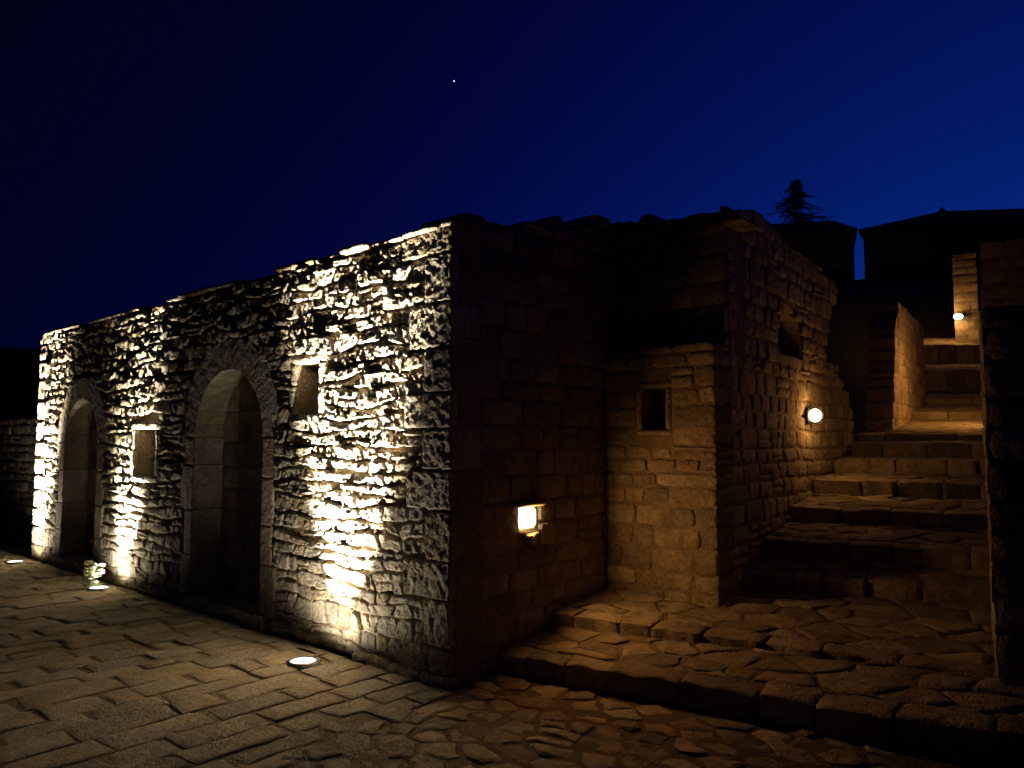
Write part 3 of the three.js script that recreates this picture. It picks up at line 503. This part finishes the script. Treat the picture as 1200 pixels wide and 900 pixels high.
{
  const A = [
    { L: P(588, 767, .13), R: P(1147, 845, .30), h: .13 },
    { L: P(661, 720, .32), R: P(1120, 784, .36), h: .32 },
  ];
  const l1 = A[0].L, r1 = ext(l1, A[0].R, 5.2), l2 = A[1].L, r2 = ext(l2, A[1].R, 5.0);
  l1.x = Math.min(l1.x, -.02); l2.x = Math.min(l2.x, -.02);
  const l3 = P(868, 671, .53), r3a = P(1172, 693, .53), r3 = ext(l3, r3a, 3.6);
  const b3l = new THREE.Vector3(-.02, 0, -1.78); 
  step(l1, r1, l2, r2, .13, .22, -.03, { sp: .2, rise: .045 });
  // second step: wide landing in front of the annex
  const s2b = ext(r3, l3, r3.distanceTo(l3) + 1.15);
  step(l2, r2, s2b, r3, .32, .44, .1, { sp: .22, rise: .012 });
  const x = (px, d, h) => Z(px, d, h);
  const rows = [
    { L: P(866, 671, .56), R: P(1180, 694, .56), h: .56 },
    { L: P(893, 632, .79), R: P(1182, 649, .79), h: .79 },
    { L: P(926, 594, 1.01), R: P(1182, 604, 1.01), h: 1.01 },
    { L: x(952, 7.73, 1.2), R: x(1182, 6.75, 1.2), h: 1.22 },
    { L: x(976, 8.35, 1.4), R: x(1182, 7.4, 1.4), h: 1.41 },
    { L: x(996, 9.0, 1.57), R: x(1180, 8.1, 1.57), h: 1.575 },
    { L: x(1000, 9.75, 1.66), R: x(1180, 9.0, 1.66), h: 1.68 },
    { L: x(1060, 12.0, 2), R: x(1178, 11.6, 2), h: hAt(483, 12.0) },
    { L: x(1075, 13.5, 2), R: x(1176, 13.2, 2), h: hAt(467, 13.5) },
    { L: x(1080, 15, 2), R: x(1176, 14.8, 2), h: hAt(434, 15) },
    { L: x(1080, 16.5, 2), R: x(1176, 16.4, 2), h: hAt(404, 16.5) },
    { L: x(1080, 17.8, 2), R: x(1176, 17.7, 2), h: 4 },
  ];
  const back = [.66, .90, 1.08, 1.27, 1.43, 1.6, hAt(491, 12), hAt(474, 13.5), hAt(458, 15), hAt(426, 16.5), hAt(396, 17.8)];
  for (let i = 0; i < rows.length - 1; i++) { const a = rows[i], b = rows[i + 1]; step(a.L, a.R, b.L, b.R, a.h, back[i], i ? back[i - 1] : .40, { far: i > 3, sp: i < 3 ? .19 : .26, edge: i < 3 ? .16 : .24, edgeLen: i < 3 ? [.18, .42] : [.25, .5] }); }
}

// ------------------------------------------------------------------ paving of the square
{
  const bed = structure('paving', mortarSheet(-14, 6, -9, 1, .25, () => false, (u, v) => .004 * fbm(u * 3, v * 3, 5) + .04 * Math.max(0, u)).rotateX(-Math.PI / 2), bedMat);
  bed.position.y = -.016; bed.userData.label = 'paved square of worn limestone flags'; bed.userData.category = 'paving';
  const bA = P(500, 822, 0), bB = P(250, 905, 0);
  const bound = z => bA.x + (bB.x - bA.x) * (z - bA.z) / (bB.z - bA.z) + .14 * Math.sin(z * 5.1);                 // flags end here, rough cobbles begin
  const up = [[-8.03, .28], [-5.27, .24], [-1.2, .327]];
  const list = []; let x = -13;
  let z0s = 0;
  while (x < .2) {
    const w = rr(.17, .31); let z = .02 + rr(-.3, 0);
    while (z < 6.2) {
      const l = rr(.27, .62) * (R() < .15 ? .6 : 1); const a = Math.max(z, .02), b = z + l, cx = x + w / 2, cz = (a + b) / 2;
      const d = depthOf(new THREE.Vector3(cx, 0, cz)), lat = (cx - camPos.x) * right.x + (cz - camPos.z) * right.z;
      if (b > .06 && cx < bound(cz) && d > 2.6 && Math.abs(lat) < d * .8 + .6 && (a < 1.5 || d < 9 || true)) {
        const j = () => rr(-.014, .014); const y0 = rr(-.006, .006); const k = rr(-.02, .02);
        const poly = [[x + j(), a + j()], [x + w + j(), a + k + j()], [x + w + j(), b + j()], [x + j(), b + k + j()]];
        // chip a corner now and then
        if (R() < .3) { const q = poly[0]; poly.splice(0, 1, [q[0], q[1] + .05], [q[0] + .05, q[1]]); }
        const s = slab(poly, () => y0, { thick: .05, gap: rr(.022, .036), rough: .005, bevel: .008, tilt: .008, res: d < 6.5 ? .06 : .14, wobble: .007 }); s.mat = pick(paving); list.push(s);
      }
      z += l;
    }
    x += w;
  }
  for (const s of list) for (const u of up) if (Math.hypot(s.x - u[0], s.z - u[1]) < .01) s.y -= .01;
  addPieces('flagstone', list, bed, 300, viewSize(bed));
  for (const c of bed.children) c.position.y += .016; 
  // rough cobbles in front of the steps
  const poly = [[-3.2, 5.2], [5.2, 5.2], [5.2, -1.6], [.35, -.75], [-.02, -.55], [.02, .04]];
  const cells = voronoi(poly, .16, [1, .25].map(v => v / Math.hypot(1, .25)), 1.45).filter(c => { let a = 0, b = 0; for (const p of c) { a += p[0] / c.length; b += p[1] / c.length; } const d = depthOf(new THREE.Vector3(a, 0, b)); const lat = (a - camPos.x) * right.x + (b - camPos.z) * right.z; return a > bound(b) - .02 && d > 2.8 && Math.abs(lat) < d * .75 + .3; });
  const cl = cells.map(c => { const s = slab(c, (x) => .04 * Math.max(0, x), { thick: .05, gap: rr(.012, .045), rough: .012, bevel: .008, lift: rr(-.016, -.004), tilt: .018, res: .04, wobble: .028, wf: 7 }); s.mat = pick(paving); return s; });
  addPieces('cobblestone', cl, bed, 300, viewSize(bed));
  for (const c of bed.children) if (c.name.includes('cobble')) c.position.y += .016;
}

// ------------------------------------------------------------------ lamps
const glass = (c, k) => new THREE.MeshStandardMaterial({ color: 0xffffff, emissive: c, emissiveIntensity: k, roughness: .4 });
const upGlow = glass(new THREE.Color(1, .93, .78), 5), wallGlow = glass(new THREE.Color(1, .78, .42), 5);
function uplight(x, z, label, aimX, cd) {
  const t = thing('uplight', label, 'uplight', 'ground uplights along the front wall'); t.position.set(x, .004, z);
  const ring = mesh('bezel', new THREE.LatheGeometry([[.088, .0], [.088, .014], [.094, .019], [.118, .014], [.128, -.03]].map(p => new THREE.Vector2(...p)), 40), steelMat, t);
  const lens = mesh('lens', new THREE.LatheGeometry([[0, .017], [.05, .0155], [.088, .011]].reverse().map(p => new THREE.Vector2(...p)), 36), upGlow, t);
  // narrow reflector beam leaning on the wall, and the wide spill of the frosted lens
  for (const [deg, k, lean] of [[26, 1, .31], [80, .010, .2]]) { const s = new THREE.SpotLight(FLOOD, cd * k, 0, deg * Math.PI / 180, 1.0, 2); s.position.set(0, .035, 0); s.target.position.set(aimX, 1, -lean); s.castShadow = true; s.shadow.radius = 2.6; s.shadow.camera.near = .02; s.shadow.bias = -.0005; t.add(s, s.target); }
}
uplight(-8.03, .28, 'glowing round ground uplight at the far end of the lit wall', 0, FLOOD_CD * 1.05);
uplight(-5.27, .24, 'glowing round ground uplight with a small plant growing beside it', .05, FLOOD_CD * 1.05);
uplight(-1.2, .327, 'glowing round ground uplight between the large arch and the building corner', .04, FLOOD_CD);

{ // lamp in its niche on the side wall
  const t = thing('wall_lamp', 'glowing rectangular lamp recessed in the dim side wall above a projecting stone', 'wall lamp', 'amber wall lamps'); t.position.set(0, LAMP1.v, -LAMP1.u); t.rotation.y = Math.PI / 2;
  const fr = mesh('housing', new RoundedBoxGeometry(.195, .165, .05, 3, .012), ironMat, t); fr.position.z = -.105;
  const df = mesh('diffuser', new RoundedBoxGeometry(.182, .152, .09, 5, .04), wallGlow, t); df.position.z = -.036;
  const a = new THREE.RectAreaLight(AMBER, LAMP_NITS, .15, .11); a.position.z = .014; a.lookAt(new THREE.Vector3(0, 0, 1)); t.add(a); a.rotation.set(0, Math.PI, 0);
}
{ // round bulkhead lamp on the stair side wall
  const t = thing('wall_lamp', 'round glowing bulkhead lamp on the wall beside the stairs', 'wall lamp', 'amber wall lamps');
  const p = new THREE.Vector3(LAMP2.u, LAMP2.v, .012).applyMatrix4(annex.children.find(c => c.name === 'stair_side_wall').matrixWorld); t.position.copy(p); t.rotation.y = SIDE_A;
  const b = mesh('back_plate', new THREE.CylinderGeometry(.085, .09, .03, 32).rotateX(Math.PI / 2), ironMat, t); b.position.z = .008;
  const g = mesh('globe', new THREE.SphereGeometry(.062, 28, 18).scale(1, 1.06, 1), wallGlow, t); g.position.z = .07;
  for (const a of [0, Math.PI / 2]) { const gd = mesh('guard_bar', new THREE.TorusGeometry(.082, .005, 6, 24, Math.PI), ironMat, t); gd.position.z = .06; gd.rotation.set(Math.PI / 2, 0, 0); if (a) { gd.rotation.set(0, Math.PI / 2, Math.PI / 2, 'YXZ'); } gd.scale.set(1, 1, 1); }
  const hood = mesh('hood', new THREE.CylinderGeometry(.1, .1, .11, 24, 1, true, Math.PI / 2 + Math.PI * .3 - Math.PI * .8 + Math.PI * .2, Math.PI * .6).rotateX(Math.PI / 2), ironMat, t); hood.position.z = .06; hood.rotation.z = 0;
  const l = new THREE.PointLight(AMBER, .5, 0, 2); l.position.z = .2; l.castShadow = true; l.shadow.radius = 3; t.add(l);
}
{ // far lamp on the pier
  const t = thing('wall_lamp', 'small distant lamp on the narrow pier at the head of the stairs', 'wall lamp', 'amber wall lamps');
  const p = Z(1123, 16.75, hAt(371, 16.75)); t.position.copy(p); t.lookAt(p.clone().addScaledVector(right, -1));
  mesh('bracket', new THREE.BoxGeometry(.09, .07, .1), ironMat, t).position.set(0, .03, -.09);
  mesh('globe', new THREE.SphereGeometry(.085, 20, 12).scale(1, .8, 1.15), wallGlow, t);
  const l = new THREE.PointLight(AMBER, 1.3, 0, 2); l.position.set(.06, -.02, .15); l.castShadow = true; l.shadow.radius = 3; t.add(l);
}
{ // lamp on the stair side of the tall wall; its light falls on the buttress and the upper steps
  const t = thing('wall_lamp', 'lamp on the stair side of the tall wall, facing the buttress', 'wall lamp', 'amber wall lamps');
  const p = Z(1172, 10.3, 2.5).addScaledVector(right, -.04); t.position.copy(p); t.lookAt(p.clone().addScaledVector(right, -1));
  mesh('back_plate', new THREE.CylinderGeometry(.085, .09, .04, 24).rotateX(Math.PI / 2), ironMat, t);
  mesh('globe', new THREE.SphereGeometry(.06, 20, 12), wallGlow, t).position.z = .05;
  const l = new THREE.PointLight(AMBER, 2.6, 0, 2); l.position.z = .14; l.castShadow = true; l.shadow.radius = 3; t.add(l);
}

// ------------------------------------------------------------------ plants
function leafGeo(L, W) { const g = new THREE.BufferGeometry(); const p = [], idx = []; const n = 4; for (let i = 0; i <= n; i++) { const t = i / n, w = W * Math.sin(Math.PI * (.08 + .92 * t)) * (1 - .2 * t), y = -.25 * L * t * t; p.push(-w, y + .12 * w, t * L, 0, y, t * L, w, y + .12 * w, t * L); } for (let i = 0; i < n; i++) { const a = 3 * i; idx.push(a, a + 1, a + 3, a + 1, a + 4, a + 3, a + 1, a + 2, a + 4, a + 2, a + 5, a + 4); } g.setAttribute('position', new THREE.Float32BufferAttribute(p, 3)); g.setAttribute('uv', new THREE.Float32BufferAttribute(new Array(p.length / 3 * 2).fill(.3), 2)); g.setIndex(idx); g.computeVertexNormals(); return g; }
function plant(name, label, pos, stems, hgt, mat, lw) {
  const t = thing(name, label, 'plant'); t.position.copy(pos);
  const leaves = [], tubes = [];
  for (let k = 0; k < stems; k++) {
    const a = rr(0, Math.PI * 2), h = hgt * rr(.55, 1), lean = rr(.1, .5) * hgt; const c = new THREE.CatmullRomCurve3([new THREE.Vector3(0, -.01, 0), new THREE.Vector3(Math.cos(a) * lean * .35, h * .55, Math.sin(a) * lean * .35), new THREE.Vector3(Math.cos(a) * lean, h, Math.sin(a) * lean)]);
    tubes.push(new THREE.TubeGeometry(c, 8, .0035, 5));
    for (let i = 0; i < 9; i++) { const u = .2 + .8 * i / 8, p = c.getPoint(u), g = leafGeo(lw * rr(.7, 1.2), lw * .3); const m = new THREE.Matrix4().compose(p, new THREE.Quaternion().setFromEuler(new THREE.Euler(rr(-.7, .3), rr(0, 6.28), rr(-.4, .4), 'YXZ')), new THREE.Vector3(1, 1, 1)); leaves.push(g.applyMatrix4(m)); }
  }
  mesh('stem', mergeGeometries(tubes), mat, t); mesh('foliage', mergeGeometries(leaves), mat, t);
}
const leafMat = new THREE.MeshPhysicalMaterial({ color: new THREE.Color().setRGB(.34, .37, .22), roughness: .7, side: THREE.DoubleSide, transmission: .25, thickness: 0 });
plant('weed_plant', 'small overexposed leafy weed beside the ground uplight', new THREE.Vector3(-5.36, -.005, .30), 10, .31, leafMat, .09);
{ const p = new THREE.Vector3(2.75, 2.40, -.06).applyMatrix4(annex.children.find(c => c.name === 'stair_side_wall').matrixWorld); plant('wall_plant', 'dark tuft of leaves on the broken ledge under the small arch', p, 12, .24, leafMat, .09); }

// ------------------------------------------------------------------ houses and tree on the hill
function hipHouse(label, a, b, dep, yE, yR, eaveIn, o = {}) {        // a, b: plan corners of the front; dep: vector to the back
  const t = thing('house', label, 'house', 'dark houses on the hill'); t.position.set(a.x, 0, a.z);
  const q = [a, b, b.clone().add(dep), a.clone().add(dep)].map(p => p.clone().sub(t.position)); q.forEach(p => p.y = 0);
  const c = q.reduce((s, p) => s.add(p), new THREE.Vector3()).multiplyScalar(.25);
  const wallG = new THREE.BufferGeometry(); { const p = [], i = [], uv = []; for (const v of q) { const w = v.clone().lerp(c, eaveIn); p.push(w.x, 4.2, w.z, w.x, yE, w.z); uv.push(w.x, 4, w.x, yE); } for (let k = 0; k < 4; k++) { const m = (k + 1) % 4; i.push(2 * k, 2 * m, 2 * k + 1, 2 * k + 1, 2 * m, 2 * m + 1); } wallG.setAttribute('position', new THREE.Float32BufferAttribute(p, 3)); wallG.setAttribute('uv', new THREE.Float32BufferAttribute(uv, 2)); wallG.setIndex(i); wallG.computeVertexNormals(); }
  mesh('wall', wallG, plasterMat, t);
  const ra = q[0].clone().lerp(q[3], .5).lerp(c, o.r0 ?? .55), rb = q[1].clone().lerp(q[2], .5).lerp(c, o.r1 ?? .55);
  const p = []; const F = (...vs) => vs.forEach(v => p.push(v[0].x, v[1], v[0].z));
  F([q[0], yE], [q[1], yE], [rb, yR]); F([q[0], yE], [rb, yR], [ra, yR]); F([q[1], yE], [q[2], yE], [rb, yR]); F([q[2], yE], [q[3], yE], [ra, yR]); F([q[2], yE], [ra, yR], [rb, yR]); F([q[3], yE], [q[0], yE], [ra, yR]);
  const lowE = yE - .12; for (let k = 0; k < 4; k++) { const m = (k + 1) % 4; F([q[k], lowE], [q[m], lowE], [q[m], yE]); F([q[k], lowE], [q[m], yE], [q[k], yE]); }
  F([q[0], lowE], [q[2], lowE], [q[1], lowE]); F([q[0], lowE], [q[3], lowE], [q[2], lowE]);
  const g = new THREE.BufferGeometry(); g.setAttribute('position', new THREE.Float32BufferAttribute(p, 3)); g.setAttribute('uv', new THREE.Float32BufferAttribute(p.filter((_, i) => i % 3 !== 1), 2)); g.computeVertexNormals(); const roof = mesh('roof', g, tileMat, t);
  return { t, ra, rb, roof };
}
hipHouse('dark house with low hipped roof in front of the conifer', Z(895, 25, 0), Z(1015, 24.3, 0), fwd.clone().multiplyScalar(5).addScaledVector(right, 2.0), hAt(267, 24.3), hAt(249, 26), .07, { r0: .1, r1: .45 });
{ const h = hipHouse('long dark house with finial on its roof ridge above the stairs', Z(1016, 27, 0), Z(1330, 26, 0), fwd.clone().multiplyScalar(6).addScaledVector(right, 4.0), hAt(269, 27), hAt(250, 30), .035, { r0: .6, r1: .3 });
  const f = mesh('finial', new THREE.LatheGeometry([[.0, .2], [.03, .15], [.06, .10], [.12, .03], [.2, -.08]].map(p => new THREE.Vector2(...p)), 14), tileMat, h.roof); f.position.set(h.ra.x, hAt(250, 30) , h.ra.z); }
{ // conifer behind the first house
  const t = thing('conifer_tree', 'dark conifer silhouetted against the blue sky behind the house', 'tree'); const base = Z(937, 32, 6.4); t.position.copy(base);
  const topY = hAt(213, 32) - base.y; const q = rng(5), r = (a, b) => a + (b - a) * q();
  mesh('trunk', new THREE.CylinderGeometry(.02, .16, topY, 8).translate(0, topY / 2, 0), woodMat, t);
  const tri = []; const needle = (p, d, L) => { const s = new THREE.Vector3(r(-1, 1), r(-1, 1), r(-1, 1)).cross(d).normalize().multiplyScalar(L * .16); tri.push(p.x - s.x, p.y - s.y, p.z - s.z, p.x + s.x, p.y + s.y, p.z + s.z, p.x + d.x * L, p.y + d.y * L, p.z + d.z * L); };
  for (let y = topY; y > topY * .5; y -= r(.09, .16)) { const f = (topY - y) / topY, n = 6; for (let k = 0; k < n; k++) { const a = r(0, 6.28), L = (.14 + 3.6 * Math.pow(f, .85)) * r(.4, 1.2); const dir = new THREE.Vector3(Math.cos(a), r(-.1, .3), Math.sin(a)).normalize();
    for (let s = 0; s < 1; s += .055) { const p = dir.clone().multiplyScalar(L * s).add(new THREE.Vector3(0, y - .22 * L * s * s, 0)); for (let j = 0; j < 3; j++) needle(p, new THREE.Vector3(dir.x + r(-1, 1), r(-.9, .4), dir.z + r(-1, 1)).normalize(), r(.08, .2)); } } }
  const g = new THREE.BufferGeometry(); g.setAttribute('position', new THREE.Float32BufferAttribute(tri, 3)); g.computeVertexNormals(); g.setAttribute('uv', new THREE.Float32BufferAttribute(new Array(tri.length / 3 * 2).fill(.5), 2));
  mesh('crown', g, std(.03, .045, .02, { side: THREE.DoubleSide }), t);
}
{ // the evening's first star
  const m = mesh('star', new THREE.SphereGeometry(.9, 12, 8), new THREE.MeshStandardMaterial({ color: 0x000000, emissive: new THREE.Color(.8, .85, 1), emissiveIntensity: 1.4 }), scene);
  m.position.copy(camPos).addScaledVector(rayDir(532, 95).normalize(), 1000); m.userData = { label: 'single tiny bright star in the dark blue sky', category: 'star' }; m.castShadow = false;
}
renderer.render(scene, camera);
